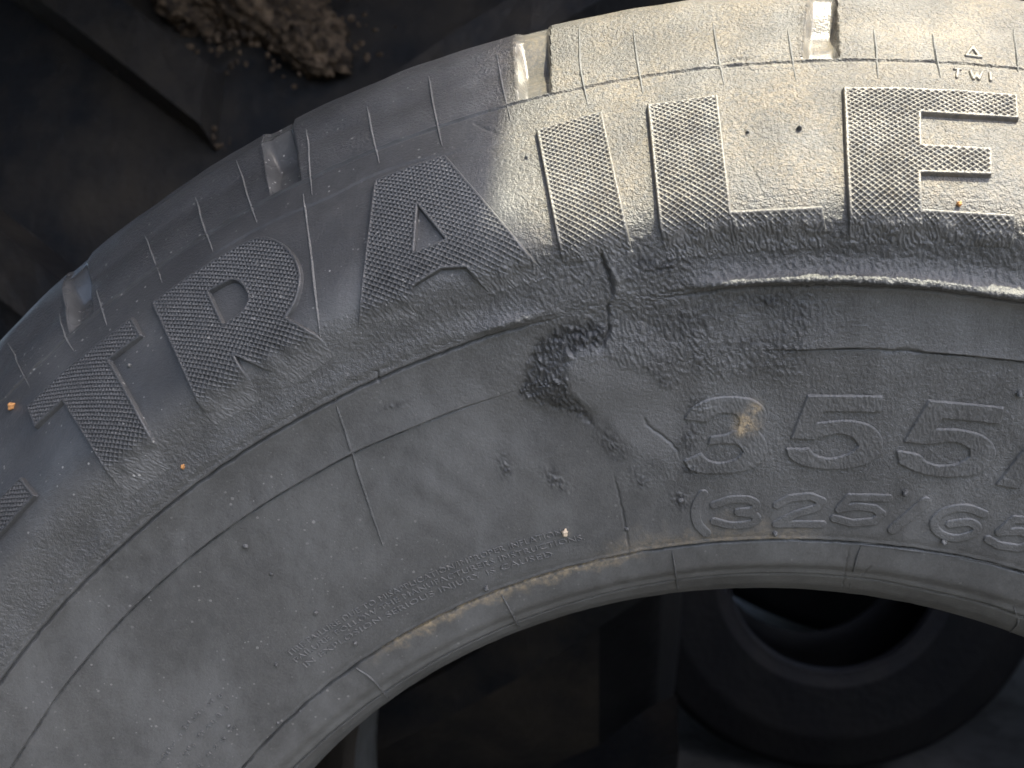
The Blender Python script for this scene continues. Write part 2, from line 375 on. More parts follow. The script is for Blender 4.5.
    # crease under the lip
    dv = V - VL['l2'] + .0028 + perlin(S / .004, 0 * S, 54) * .0003
    h -= .0012 * np.exp(-(dv / .0005) ** 2) * (1 - .98 * sstep(deg, -17, -13) * (1 - sstep(deg, -9, -5)))
    # the lip is pressed flat in the injury
    lipm = sstep(deg, -17.5, -13) * (1 - sstep(deg, -8.0, -5.0))
    h += .0007 * sstep(deg, -7, -4) * np.exp(-((V - VL['l2'] - .0003) / .0008) ** 2)
    h -= .0013 * (1 - sstep(deg, -20, -15)) * np.exp(-((V - VL['l2'] - .0004) / .0017) ** 2)
    h += .00018 * perlin(S / .003, 0 * S, 55) * np.exp(-((V - VL['l2']) / .0012) ** 2)
    # mould parting line under the shoulder
    dv = V - VL['l1'] + perlin(S / .008, 0 * S, 56) * .00015
    h += .00042 * np.exp(-(dv / .00028) ** 2) * (.75 + .6 * perlin(S / .004, 0 * S, 57)) - .0003 * np.exp(-((dv + .0007) / .0004) ** 2)
    # panel edge behind the letter tops
    bt = BAND[:, 0]; bv = np.interp(TH, bt, BAND[:, 1]); on = sstep(TH, D2R(-31), D2R(-28)) * (1 - sstep(TH, bt[-1] - .02, bt[-1]))
    h -= on * .00035 * (1 - sstep(V - bv, -.0003, .0003)) * sstep(V, VL['l1'] - .018, VL['l1'] - .006)
    # bead grooves
    dv = V - VL['l4'] + perlin(S / .007, 0 * S, 58) * .00025 + perlin(S / .0017, 0 * S, 59) * .00010
    h -= .0014 * np.exp(-(dv / .00042) ** 2) * (.75 + .5 * perlin(S / .009, 0 * S, 60)); h += .00035 * np.exp(-((dv - .0010) / .0005) ** 2)
    dv = V - VL['l5'] + perlin(S / .02, 0 * S, 61) * .00025
    h -= .0026 * np.exp(-(dv / .00050) ** 2) * (.8 + .4 * perlin(S / .012, 0 * S, 63)); h += .0006 * np.exp(-((dv - .0020) / .0014) ** 2)
    # shoulder: mild hollow and cupping
    h -= .0007 * np.exp(-((R - .3415) / .0035) ** 2)
    h += .00025 * perlin(S / .010, V / .006, 62) * sstep(R, .334, .345)
    # slots of the tread running out over the shoulder
    for q in SL:
        t0, t1 = q[:, 0].min() - .03, q[:, 0].max() + .03; c = (TH[0] > t0) & (TH[0] < t1)
        if not c.any(): continue
        c = np.where(c)[0]; th_, v_ = TH[:, c], V[:, c]
        def edge(a, b):
            k = (v_ - a[1]) / (b[1] - a[1]); return a[0] + (b[0] - a[0]) * np.clip(k, -.6, 1.2)
        eL, eR = edge(q[0], q[1]), edge(q[2], q[3]); xl, xr = (th_ - eL) * .345, (eR - th_) * .345
        up = sstep(v_, VL['l1'] + .0001, VL['l1'] + .0022) * .6 + sstep(v_, VL['l1'] + .003, VL['l1'] + .014) * .4; up = up * (1 - .80 * sstep(v_, VL['l1'] + .012, VL['l1'] + .027))
        prof = sstep(xl, -.0002, .0026) * sstep(xr, -.0003, .0009)
        h[:, c] -= prof * up * .0040
        h[:, c] += .0005 * up * np.exp(-(xl / .0009) ** 2)
    return h
LC = pick([(a, b) for a, b, *_ in LUMP])

# ------------------------------------------------------------------ the tyre
tyre = empty('tyre', (0, 0, 0))
tag(tyre, 'worn dusty grey trailer tyre with knurled raised letters and torn sidewall', 'tyre')
TH0, TH1 = D2R(-64), D2R(23)
th_f = np.linspace(TH0, TH1, 1250)
th_c = np.linspace(TH1, TH0 + 2 * np.pi, 150)[1:-1]
_vd = np.linspace(VP[0], VP[-1], 6000); _den = np.full(6000, 1 / .00036)
_den[_vd < VL['l6'] - .004] = 1 / .0012; _den[_vd > v_of_r(.3530)] = 1 / .0011
for _l, _o, _w in (('l1', 0, .0009), ('l3', 0, .0009), ('l4', 0, .0009), ('l5', 0, .0009), ('l2', -.002, .003)): _den[np.abs(_vd - VL[_l] - _o) < _w] = 1 / .00013
_cum = np.r_[0, np.cumsum((_den[1:] + _den[:-1]) / 2 * np.diff(_vd))]; v_rows = np.interp(np.arange(0, _cum[-1], 1.0), _cum, _vd); v_rows[-1] = VP[-1]
Hf = relief(th_f[None, :], v_rows[:, None])
edge = sstep(th_f, TH0, TH0 + .05) * (1 - sstep(th_f, TH1 - .05, TH1))
def smooth_lines(th, v):
    return np.zeros((len(v), len(th)))
THa = np.r_[th_f, th_c]; Ha = np.c_[Hf * edge[None, :], smooth_lines(th_c, v_rows)]
thw = (THa + np.pi) % (2 * np.pi) - np.pi
PT = to_world(surf(np.broadcast_to(thw, Ha.shape), np.broadcast_to(v_rows[:, None], Ha.shape), Ha))
# surface masks: tan dirt with a painted sunlit tint, pale specks, darker rubber
RR = r_of_v(v_rows)[:, None] * np.ones((1, len(THa))); TT = np.broadcast_to(thw, RR.shape); SS = TT * .28; VV = v_rows[:, None] * np.ones((1, len(THa)))
dg = np.degrees(TT)
_SPOT = [(*pick([(cx, cy)])[0], rr, a) for cx, cy, rr, a in ((743, 419, 7, 1.3), (755, 407, 6, 1.1), (740, 429, 6, 1.2), (752, 424, 8, .7), (566, 533, 4, .5))]
def dirt_spots(T, V): return sum(a * np.exp(-(((T - t) * .25) ** 2 + (V - v) ** 2) / (rr * .00026) ** 2) for t, v, rr, a in _SPOT)
dirt_suntint = np.zeros(RR.shape)
n1 = perlin(SS / .006, VV / .006, 70)
dv = VV - VL['l4']
win = sstep(dg, -37, -31) * (1 - sstep(dg, -14, -11))
dirt_suntint += 1.15 * win * np.clip(1 - np.maximum(-dv, 0) / (.0036 + .0022 * n1), 0, 1) * (dv < .0004) * (.75 + .5 * perlin(SS / .0016, VV / .0016, 71))
dirt_suntint += .45 * sstep(dg, -17, -12) * (1 - sstep(dg, -1, 2)) * np.clip(1 - dv / (.007 + .005 * n1), 0, 1) * (dv > 0)
dirt_suntint += dirt_spots(TT, VV)
dirt_suntint += .30 * sstep(dg, -16, -11) * sstep(RR, .286, .298) * (.8 + .7 * perlin(SS / .012, VV / .012, 73))  # tan dust plus the sunlit zone's warm tint, put into the colour
speck = np.clip(.08 + sstep(RR, .288, .30) * .7 * (1 - sstep(dg, -22, -15)) + .12 * (1 - sstep(RR, .262, .275)) * (1 - sstep(dg, -30, -24)), 0, 1)
darker = .82 * sstep(RR, .290, .300) * (1 - sstep(dg, -22, -13) * .88) * (.85 + .35 * perlin(SS / .02, VV / .02, 72))  # darker over the left letters and shoulder
darker = np.clip(darker + .5 * (1 - sstep(dg, -29, -24)) * sstep(RR, .333, .345), 0, .85)
darker0 = darker
wmk = wrinkle_mask(TT, VV)
grain = np.clip(.30 + 1.0 * sstep(dg, -17, -12) * sstep(RR, .283, .296) + .45 * wmk + .28 * sstep(dg, -12, -6) * sstep(RR, .212, .22) - .15 * (RR < .206) + .35 * sstep(RR, .330, .334), .2, 1.5)
gloss = np.zeros(RR.shape); pale = np.zeros(RR.shape); scuff = np.zeros(RR.shape)
for q in SL:
    kq = (VV - q[0, 1]) / (q[1, 1] - q[0, 1]); kq = np.clip(kq, -.6, 1.2); eL = q[0, 0] + (q[1, 0] - q[0, 0]) * kq; eR = q[2, 0] + (q[3, 0] - q[2, 0]) * kq
    gloss = np.maximum(gloss, ((TT > eL) & (TT < eR) & (VV > VL['l1'] + .0004)) * 1.0)
grain = grain * (1 - .85 * gloss)
_d2, _, _ = seg_dist(SS[:, :len(th_f)], VV[:, :len(th_f)], FLATP, True); _i2 = inside(SS[:, :len(th_f)], VV[:, :len(th_f)], FLATP)
pale[:, :len(th_f)] = sstep(np.where(_i2, _d2, -_d2) + .002 * perlin(SS[:, :len(th_f)] / .005, VV[:, :len(th_f)] / .005, 77), -.003, .003)
_FAN = px_poly([(352, 402), (430, 372), (505, 372), (522, 420), (560, 470), (545, 515), (470, 540), (392, 545), (370, 480)])
_d4, _, _ = seg_dist(SS[:, :len(th_f)], VV[:, :len(th_f)], _FAN, True); _i4 = inside(SS[:, :len(th_f)], VV[:, :len(th_f)], _FAN)
pale[:, :len(th_f)] = np.maximum(pale[:, :len(th_f)], .7 * sstep(np.where(_i4, _d4, -_d4), -.005, .009) * np.clip(.55 + .9 * perlin((SS[:, :len(th_f)] + .6 * VV[:, :len(th_f)]) / .006, (VV[:, :len(th_f)] - .6 * SS[:, :len(th_f)]) / .03, 78), 0, 1))
_d3, _, _ = seg_dist(SS[:, :len(th_f)], VV[:, :len(th_f)], CRES, True); _i3 = inside(SS[:, :len(th_f)], VV[:, :len(th_f)], CRES)
scuff[:, :len(th_f)] = sstep(np.where(_i3, _d3, -_d3) + .0012 * perlin(SS[:, :len(th_f)] / .002, VV[:, :len(th_f)] / .002, 75), -.0016, .0022) * .62
for _i, (cx, cy, a_, b_, ang, hm) in enumerate(LUMP):
    c = LC[_i]; scuff += 2.0 * hm * np.exp(-(((TT - c[0]) * .26 / (a_ * .00030)) ** 2 + ((VV - c[1]) / (b_ * .00026)) ** 2)) * np.clip(.5 + perlin(SS / .0022, VV / .0022, 76), 0, 1)
darker = np.clip(darker0 * (1 - .45 * gloss) + scuff, 0, .95)
i4, i1 = int(np.searchsorted(v_rows, VL['l4'])), int(np.searchsorted(v_rows, VL['l1']))
nC = len(THa)
def ring_part(name, a, b, mat):
    me = np_mesh(name, PT[a:b + 1].reshape(-1, 3), grid_quads(b - a + 1, nC, True)[:, ::-1])
    for nm, x in (('dirt_suntint', dirt_suntint), ('speck', speck), ('darker', darker), ('grain', grain), ('gloss', gloss), ('pale', pale)): attr(me, nm, x[a:b + 1])
    return link_mesh(name, me, mat, tyre)
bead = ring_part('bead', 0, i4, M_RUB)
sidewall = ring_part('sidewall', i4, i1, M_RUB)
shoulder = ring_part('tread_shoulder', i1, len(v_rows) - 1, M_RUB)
sidewall['label'] = 'dusty sidewall with a torn wrinkled bulge'
del PT

def revolve(name, prof, mat, parent, n=160, seg=None, flip=False):
    p = np.array(prof); a = np.linspace(0, 2 * np.pi, n, endpoint=False)
    co = np.stack([p[:, :1] * np.sin(a), p[:, :1] * np.cos(a), p[:, 1:] * np.ones((1, n))], -1)
    q = grid_quads(len(p), n, True)
    return link_mesh(name, np_mesh(name, to_world(co).reshape(-1, 3), q if flip else q[:, ::-1]), mat, parent)
BK = -0.325
revolve('tread', [(.3545, -.11), (.3552, -.15), (.3552, -.18), (.3545, BK + .10)], M_RUBS, tyre)
revolve('back_sidewall', [(.3545, BK + .10)] + [(r, BK - z) for r, z in PC[::-1][1:-1]] + [(.1885, BK + .085)], M_RUBS, tyre)
revolve('inner_liner', [(.1885, -.085), (.197, -.083), (.215, -.055), (.25, -.030), (.285, -.020), (.318, -.035), (.336, -.065), (.340, -.11), (.341, -.16), (.340, BK + .11),
                        (.336, BK + .065), (.318, BK + .035), (.285, BK + .020), (.25, BK + .030), (.215, BK + .055), (.197, BK + .083), (.1885, BK + .085)], M_LINER, tyre)

# ------------------------------------------------------------------ raised lettering
def sd_poly(X, Y, outer, holes=()):
    d, _, _ = seg_dist(X, Y, outer, True); s = np.where(inside(X, Y, outer), d, -d)
    for hp in holes:
        d, _, _ = seg_dist(X, Y, hp, True); s = np.minimum(s, np.where(inside(X, Y, hp), -d, d))
    return s
def raised(name, parent, sdf, lo, hi, rref, height, wall, step, top=None, keep=-.0004, mat=None):
    """a raised glyph over the sidewall: closed patch whose foot sinks just below the rubber"""
    ths = np.arange(lo[0] - .0012, hi[0] + .0012, step) / rref; vsx = np.arange(lo[1] - .0012, hi[1] + .0012, step)
    T, V = np.meshgrid(ths, vsx); X = T * rref
    sd = sdf(X, V); base = relief(ths[None, :], vsx[:, None])
    up = sstep(sd, -wall, 0.0)
    h = base - .00028 + up * (.00028 + height(T, V)) if callable(height) else base - .00028 + up * (.00028 + height)
    tp_ = np.zeros(T.shape)
    if top is not None: tt_ = top(T, V, sd); h = h + tt_; tp_ = .9 * sstep(tt_, -.00022, .00004) * sstep(sd, -.0001, .0002)
    co = to_world(surf(T, V, h)).reshape(-1, 3); ok = (sd > -wall - .00045)
    q = grid_quads(len(vsx), len(ths)); q = q[ok.ravel()[q].any(1)]
    used = np.unique(q); mp = np.zeros(len(co), int); mp[used] = np.arange(len(used))
    me = np_mesh(name, co[used], mp[q][:, ::-1])
    attr(me, 'dirt_suntint', (dirt_spots(T, V) + .25 * sstep(np.degrees(T), -16, -11) * sstep(r_of_v(V), .286, .298)).ravel()[used]); attr(me, 'grain', np.full(len(used), .50)); attr(me, 'gloss', np.zeros(len(used))); attr(me, 'pale', tp_.ravel()[used]); sp = np.clip(.7 * (1 - sstep(np.degrees(T), -22, -15)), 0, 1).ravel()[used]; attr(me, 'speck', sp)  # glyphs repeat the warm sunlit tint in their colour
    attr(me, 'darker', np.clip(.72 * sstep(r_of_v(V), .285, .295) * (1 - sstep(np.degrees(T), -22, -13) * .88), 0, 1).ravel()[used])
    return link_mesh(name, me, mat or M_RUB, parent)

LET = {
 'hyphen': ([(24, 479), (37, 496), (-3, 541), (-35, 580), (-50, 565), (0, 503)], []),
 't': ([(135, 320), (144, 337), (112, 362), (118, 372), (157, 445), (170, 468), (128, 498), (113, 478), (66, 402), (38, 428), (30, 408), (65, 374), (100, 346)], []),
 'r': ([(155, 305), (197, 274), (239, 248.5), (256, 241), (269, 239), (284, 245), (296, 257), (302, 272), (302, 287), (297, 305), (288, 319), (318, 335), (335, 356), (296, 384), (270, 370), (236, 355.5), (250, 381), (262, 400), (214, 426), (200.6, 404.4)],
       [[(210.5, 294), (231.6, 282), (239, 282), (246.4, 288), (250.9, 298), (249, 306.6), (244, 314), (225.4, 326.4)]]),
 'a': ([(376, 182), (411, 169), (446, 158), (536, 263), (548, 278), (490, 294), (467, 267), (442, 269), (418, 283), (413, 287), (416, 318), (359, 324)],
       [[(418.5, 206.6), (447, 241), (414.8, 253.8)]]),
 'i': ([(537.6, 132.7), (570, 123), (602, 115), (629, 240), (633, 256), (563, 262), (559.8, 246)], []),
 'l': ([(648, 107.6), (717, 98.7), (730, 212.4), (821, 207.6), (827, 246), (667, 258), (660, 225)], []),
 'e': ([(843, 91), (900, 92), (960, 94), (1015, 98), (1016.7, 120.8), (919, 115.5), (920, 147.3), (989.3, 151.5), (989.3, 176.8), (919, 174.2), (920.3, 210), (1012.8, 216), (1011.5, 246), (850, 242), (847, 180)], [])}
def rounded(p, it=2, lim=52):
    p = np.array(p, float)
    for _ in range(it):
        q = []; n = len(p)
        for i in range(n):
            a, b, c = p[i - 1], p[i], p[(i + 1) % n]; e, f = b - a, c - b
            t = abs(math.degrees(math.atan2(e[0] * f[1] - e[1] * f[0], e @ f)))
            if t < lim and np.hypot(*e) < 60 and np.hypot(*f) < 60: q += [b - e * .22, b + f * .22]
            else: q.append(b)
        p = np.array(q)
    return p
KW, KH = .00182, .00142
def letter_h(T, V):
    r = r_of_v(V) + .0018 * perlin(T * .28 / .004, V / .006, 80)
    r = r - .0015 * (1 - sstep(np.degrees(T), -24, -14)); return .00004 + .00125 * sstep(r, .2855, .2920)
def knurl(T, V, sd):
    r = r_of_v(V) + .002 * perlin(T * .28 / .003, V / .004, 81); X = T * .305
    a = X / KW + V / KH; b = X / KW - V / KH
    tri = lambda x: np.abs((x % 1.0) - .5) * 2                      # 1 on the ridge line
    ridge = np.maximum(tri(a), tri(b)); ridge = sstep(ridge, .50, .98)
    r = r - .0015 * (1 - sstep(np.degrees(T), -24, -14)); wear = sstep(r, .2870, .2935) * np.clip(.93 + .22 * perlin(X / .010, V / .010, 82) + .22 * perlin(X / .003, V / .003, 83), .45, 1.1)
    rim = 1 - sstep(sd, .0003, .0009)
    return wear * sstep(sd, -.0001, .0003) * (.00054 * np.maximum(ridge, rim * .85) - .00045)
NAMES = {'hyphen': 'hyphen', 't': 'letter_t', 'r': 'letter_r', 'a': 'letter_a', 'i': 'letter_i', 'l': 'letter_l', 'e': 'letter_e'}
for k_, (out, holes) in LET.items():
    po = flat(pick(densify(rounded(out) if k_ == 'r' else out, 10, True)), .305); ph = [flat(pick(densify(rounded(hh) if k_ == 'r' else hh, 10, True)), .305) for hh in holes]
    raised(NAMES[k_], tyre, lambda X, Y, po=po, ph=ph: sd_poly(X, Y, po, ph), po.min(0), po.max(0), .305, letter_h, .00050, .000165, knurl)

DIG = [('digit_three', [(684.4, 418), (691, 407), (709, 398), (734, 396), (754, 399), (765.5, 409), (765.5, 422), (757.6, 430.5), (766, 440), (767, 454), (757.6, 464.7), (738, 471.6), (709, 473), (691, 470.6), (683.8, 460),
         (701, 453), (707, 460), (720.5, 462.8), (736, 459), (743.6, 451), (738, 443), (724.5, 442), (708, 444), (710.8, 436.4), (727, 434), (738, 428.6), (740.5, 419), (736, 413), (724.5, 411.4), (712.7, 414), (707, 421)]),
       ('digit_five', [(807.7, 395.4), (881.6, 396), (880.6, 411), (822.8, 411), (816, 423), (848, 419.6), (871.5, 424.7), (882.6, 438), (881.6, 453), (868, 463), (841, 469), (807.7, 466.7), (789, 458), (786, 448), (809, 448), (814, 455), (831, 459), (851, 453), (858.8, 445), (853, 436), (838, 432), (821, 436), (816, 438.8), (791, 437.5)]),
       ('digit_five', [(928.5, 400), (1003, 407), (999.5, 423), (941.4, 417), (935, 429), (958.7, 429), (981, 434), (993, 444), (995.8, 455), (988, 467.7), (973.5, 475), (946, 476.8), (919, 472.6), (899, 462.7), (896.4, 450), (919, 453.6), (925, 461.5), (939, 466), (958.7, 464), (969.8, 456.5), (969.8, 448), (957.5, 441), (944, 441), (930, 444), (904, 441)]),
       ('slash', [(996, 484), (1016, 488), (1062, 425), (1042, 425)])]
for nm, out in DIG:
    po = flat(pick(densify(rounded(out, 3), 10, True)), .235)
    raised(nm, tyre, lambda X, Y, po=po: sd_poly(X, Y, po), po.min(0), po.max(0), .235, .00060, .00034, .00022)
STR = [('bracket', [(703, 494), (697, 504), (695.5, 514), (698, 524), (706, 533)], 4.0), ('digit_three', [(714, 505), (731, 499.5), (748, 499.5), (756, 504), (752, 510), (738, 512), (752, 514), (757, 519), (748, 524), (730, 525), (714, 521)], 3.3),
       ('digit_two', [(777, 505), (790, 498), (810, 496), (822, 501), (816, 508), (795, 514), (776, 524), (822, 524)], 3.3), ('digit_five', [(888, 498), (849, 497), (839, 509), (856, 506), (874, 508), (882, 514), (874, 521), (852, 523), (834, 518)], 3.3),
       ('slash', [(925, 502), (893, 529)], 4.6), ('digit_six', [(984, 514), (966, 508), (946, 511), (934, 521), (938, 532), (954, 538), (972, 534), (977, 527), (968, 522), (950, 524)], 3.3),
       ('digit_five', [(1052, 523), (1014, 519), (999, 532), (1020, 531), (1038, 536), (1036, 544), (1018, 548), (998, 545), (988, 539)], 3.3)]
for nm, c, hw in STR:
    sharp = nm in ('slash', 'digit_five', 'digit_two')
    po = flat(pick(densify(c, 5) if sharp else spline(c, 6)), .218); w = hw * 1.16 * .000262
    raised(nm, tyre, lambda X, Y, po=po, w=w: w - seg_dist(X, Y, po)[0], po.min(0) - w, po.max(0) + w, .218, .00042, .00040, .00022)
# tread wear mark
for nm, c, hw in (('wear_mark_triangle', [(966, 55.5), (972.5, 47), (978, 55), (981, 57.5), (966, 55.5)], 1.0), ('wear_mark_letter', [(954, 70), (960, 70.5)], .9), ('wear_mark_letter', [(957.5, 71), (956.5, 78)], 1.0),
                  ('wear_mark_letter', [(970, 72), (973, 79.5), (976, 74), (978.5, 80), (981.5, 73)], 1.0), ('wear_mark_letter', [(989.5, 74), (990.5, 81)], 1.1)):
    po = flat(pick(densify(c, 3)), .33); w = hw * .00028
    raised(nm, tyre, lambda X, Y, po=po, w=w: w - seg_dist(X, Y, po)[0], po.min(0) - w, po.max(0) + w, .33, .00045, .00030, .00016)

# ------------------------------------------------------------------ thin mould flash, vent stubs
def relief_at(tv):
    out = []
    for a, b in tv: out.append(float(relief(np.array([[a]]), np.array([[b]]))[0, 0]))
    return np.array(out)
def ridge(name, parent, px, w, hgt, sp=True):
    tv = pick(spline(px, 5) if sp else densify(px, 6)); n = len(tv)
    c = flat(tv, .30); t = np.gradient(c, axis=0); t /= np.linalg.norm(t, axis=1)[:, None] + 1e-9; nn = np.c_[-t[:, 1], t[:, 0]]
    tp = np.sin(np.pi * np.clip(np.linspace(.02, .98, n), 0, 1)) ** .35; jit = 1 + .35 * np.array([random.uniform(-1, 1) for _ in range(n)])
    hb = relief_at(tv); rows = []
    for s, e in ((-1.5, -.25), (-.5, .85), (.0, 1.0), (.5, .85), (1.5, -.25)):
        cc = c + nn * (s * w * tp)[:, None]; rows.append(surf(cc[:, 0] / .30, cc[:, 1], hb + e * hgt * tp * jit))
    co = to_world(np.array(rows)); me = np_mesh(name, co.reshape(-1, 3), grid_quads(5, n)[:, ::-1])
    return link_mesh(name, me, M_RUBS, parent)
FL = [([(7, 342), (16, 361), (30, 388)], .6), ([(57, 312), (66, 338), (74, 352)], .7), ([(96, 290), (102, 310), (107, 326)], .8), ([(143, 234), (153, 258), (162, 283)], .8),
      ([(194, 196), (203, 225), (213, 252)], .9), ([(236, 160), (246, 192), (257, 223)], .9), ([(305, 127), (308, 152), (312, 195)], .8), ([(366, 105), (370, 125), (379, 163)], 1.0), ([(428, 75), (432, 100), (442, 146)], 1.0),
      ([(496, 52), (502, 85), (511, 122)], 1.0), ([(579, 25), (580, 65), (588, 106)], 1.0), ([(633, 28), (637, 60), (643, 94)], 1.1), ([(713, 20), (717, 50), (724, 85)], 1.0), ([(788, 28), (791, 52), (796, 80)], 1.0),
      ([(874, 27), (876, 50), (878, 79)], 1.0), ([(933, 32), (935, 50), (940, 78)], 1.0), ([(1015, 25), (1016, 45), (1018, 72)], 1.0)]
for p, s in FL: ridge('mould_flash', shoulder, p, .00026 * s, .00044 * s)
for p, s in (([(303, 194), (310, 250), (316, 300), (321, 345)], .9), ([(333, 394), (345, 430), (358, 472), (372, 514), (383, 546)], 1.1)): ridge('mould_flash', sidewall, p, .00036 * s, .00045 * s)
for p in ([(356, 668), (373, 680), (389, 699)], [(501, 594), (511, 612), (521, 631)], [(672, 551), (675, 570), (678, 592)], [(861, 546), (856, 560), (849, 590)], [(1014, 606), (1018, 622), (1008, 634)]):
    ridge('mould_flash', bead, p, .00040, .00050)
ridge('mould_flash', sidewall, [(860, 545), (915, 551), (970, 560), (1024, 573)], .0003, .0004)

def stub(px, rad, hgt, parent):
    tv = pick([px])[0]; h0 = float(relief(np.array([[tv[0]]]), np.array([[tv[1]]]))[0, 0]); rr = float(r_of_v(tv[1])); rows = []
    a = np.linspace(0, 2 * np.pi, 10, endpoint=False); jj = 1 + .18 * rng.standard_normal(10); ln = rng.uniform(-.5, .5, 2)
    for f, e in ((1.25, -.25), (1.0, .25), (.85, .75), (.45, 1.0), (.05, 1.02)):
        x = rad * f * np.cos(a) * jj + ln[0] * rad * max(e, 0); y = rad * f * np.sin(a) * jj + ln[1] * rad * max(e, 0)
        rows.append(surf(tv[0] + x / rr, tv[1] + y, np.full(10, h0 + e * hgt)))
    me = np_mesh('vent_stub', to_world(np.array(rows)).reshape(-1, 3), grid_quads(5, 10, True)[:, ::-1]); return link_mesh('vent_stub', me, M_RUBS, parent)
for p, r_, h_ in (((905, 492), .0008, .0015), ((1019, 393), .0008, .0014), ((944, 541), .0008, .0014), ((775, 533), .0007, .0012), ((486, 588), .0007, .0012), ((316, 613), .0006, .0008), ((356, 643), .0006, .0010),
                  ((245, 546), .0007, .0007), ((276, 664), .0006, .0008), ((130, 366), .0006, .0008), ((799, 129), .0006, .0012), ((526, 157), .0005, .0006), ((748, 132), .0004, .0005), ((271, 574), .0005, .0006),
                  ((271, 737), .0005, .0006), ((278, 723), .0005, .0006), ((229, 726), .0005, .0005), ((680, 500), .0007, .0008), ((626, 529), .0007, .0008)): stub(p, r_, h_, sidewall)

# ------------------------------------------------------------------ fine print
dg_ = None
def small_print(text, px, size, hgt, name='small_print', wear=0.0):
    tv = pick(spline(px, 6)); o = np.argsort(tv[:, 0]); tv = tv[o]
    cu = bpy.data.curves.new('print', 'FONT'); cu.body = text; cu.size = 1.0; cu.extrude = 0.10; cu.bevel_depth = 0.045; cu.bevel_resolution = 0; cu.space_character = 1.08; cu.resolution_u = 2; cu.offset = -.030
    ob = bpy.data.objects.new('print', cu); COL.objects.link(ob); dgr = bpy.context.evaluated_depsgraph_get(); m = ob.evaluated_get(dgr).to_mesh()
    co = np.zeros(len(m.vertices) * 3, np.float32); m.vertices.foreach_get('co', co); co = co.reshape(-1, 3).astype(float)
    polys = [tuple(p.vertices) for p in m.polygons]; ob.evaluated_get(dgr).to_mesh_clear(); bpy.data.objects.remove(ob); bpy.data.curves.remove(cu)
    Wd = co[:, 0].max(); th = tv[0, 0] + co[:, 0] / Wd * (tv[-1, 0] - tv[0, 0]); vc = np.interp(th, tv[:, 0], np.polyval(np.polyfit(tv[:, 0], tv[:, 1], 2), tv[:, 0]))
    v = vc + (co[:, 1] - .36) * size
    wr = np.clip(1 + wear * perlin(th * .25 / .004, v / .002, 90), .15, 1.3)
    hb = np.interp(th, tv[:, 0], relief_at(tv)); zz = co[:, 2] / co[:, 2].max(); h = hb + np.where(co[:, 2] > 0, hgt * wr * (.25 + .75 * np.clip((zz - .69) / .31, 0, 1)), -.0004)
    me = bpy.data.meshes.new(name); me.from_pydata(to_world(surf(th, v, h)).tolist(), [], polys); me.update()
    return link_mesh(name, me, M_WORN, sidewall, smooth=False)
small_print('TIRE FAILURE DUE TO MISAPPLICATION/IMPROPER INFLATION/', [(288, 655), (321, 632), (351, 614), (386, 594), (446, 569), (523, 543), (565, 529)], .0025, .00032, wear=.3)
small_print('FAILURE. FOLLOW THE MANUFACTURERS INSTRUCTIONS.', [(294, 661), (331, 636), (389, 603), (439, 580), (515, 555), (584, 535)], .0025, .00030, wear=.45)
small_print('IN EXPLOSION SERIOUS INJURY IS CAUSED', [(303, 666), (361, 629), (397, 609), (437, 591), (524, 561), (552, 553)], .0025, .00026, wear=.6)
def worn_print(px, n):
    tv = pick(spline(px, 8)); co = []; fc = []
    for i in range(n):
        k = random.random() * (len(tv) - 1); j = int(k); c = tv[j] + (tv[min(j + 1, len(tv) - 1)] - tv[j]) * (k - j)
        rr = float(r_of_v(c[1])); a, b = random.uniform(.00012, .00030), random.uniform(.0002, .0007); oy = random.uniform(-.0004, .0004)
        h0 = float(relief(np.array([[c[0]]]), np.array([[c[1]]]))[0, 0]); base = len(co)
        for e, s in ((-.0003, 1.2), (random.uniform(.0002, .00045), .8)):
            for sx, sy in ((-1, -1), (1, -1), (1, 1), (-1, 1)): co.append(surf(np.array(c[0] + sx * a * s / rr), np.array(c[1] + oy + sy * b * s), np.array(h0 + e)))
        for q in ((4, 5, 6, 7), (0, 1, 5, 4), (1, 2, 6, 5), (2, 3, 7, 6), (3, 0, 4, 7)): fc.append([base + x for x in q])
    me = bpy.data.meshes.new('worn_print'); me.from_pydata(to_world(np.array(co)).tolist(), [], fc); me.update()
    return link_mesh('worn_print', me, M_RUBS, sidewall, smooth=False)
worn_print([(158, 764), (175, 742), (195, 716), (222, 694)], 34); worn_print([(178, 764), (200, 735), (230, 704)], 30); worn_print([(200, 766), (218, 745), (235, 725)], 16)

# ------------------------------------------------------------------ grit lying on the tyre
def grit(name, px, rad, mat, label):
    tv = pick([px])[0]; h0 = float(relief(np.array([[tv[0]]]), np.array([[tv[1]]]))[0, 0]); c = to_world(surf(np.array(tv[0]), np.array(tv[1]), np.array(h0 + rad * .45)))
    bm = bmesh.new(); bmesh.ops.create_icosphere(bm, subdivisions=3, radius=rad)
    s = [random.uniform(.7, 1.15) for _ in range(3)]; ph = random.uniform(0, 50)
    for v in bm.verts:
        n = v.co.normalized(); k = 1 + .22 * math.sin(n.x * 4 + ph) * math.cos(n.y * 3.3 + ph) + .15 * math.sin(n.z * 7 + ph)
        v.co = Vector((n.x * s[0], n.y * s[1], n.z * s[2])) * rad * k
    me = bpy.data.meshes.new(name); bm.to_mesh(me); bm.free(); o = link_mesh(name, me, mat); o.location = c
    return tag(o, label, 'grit', 'grit caught on the tyre')
grit('grit', (13, 407), .0011, M_GRIT_O, 'orange grit grain on the shoulder at the left edge, above the letter T')
grit('grit', (184, 466), .0007, M_GRIT_O, 'tiny orange grain on the wrinkled band below letters T and R')
grit('grit', (565, 532), .0010, M_GRIT_P, 'pale stone grain stuck at the end of the small print')
grit('grit', (959, 204), .0007, M_GRIT_O, 'tan grain on the ledge in the lower gap of letter E')
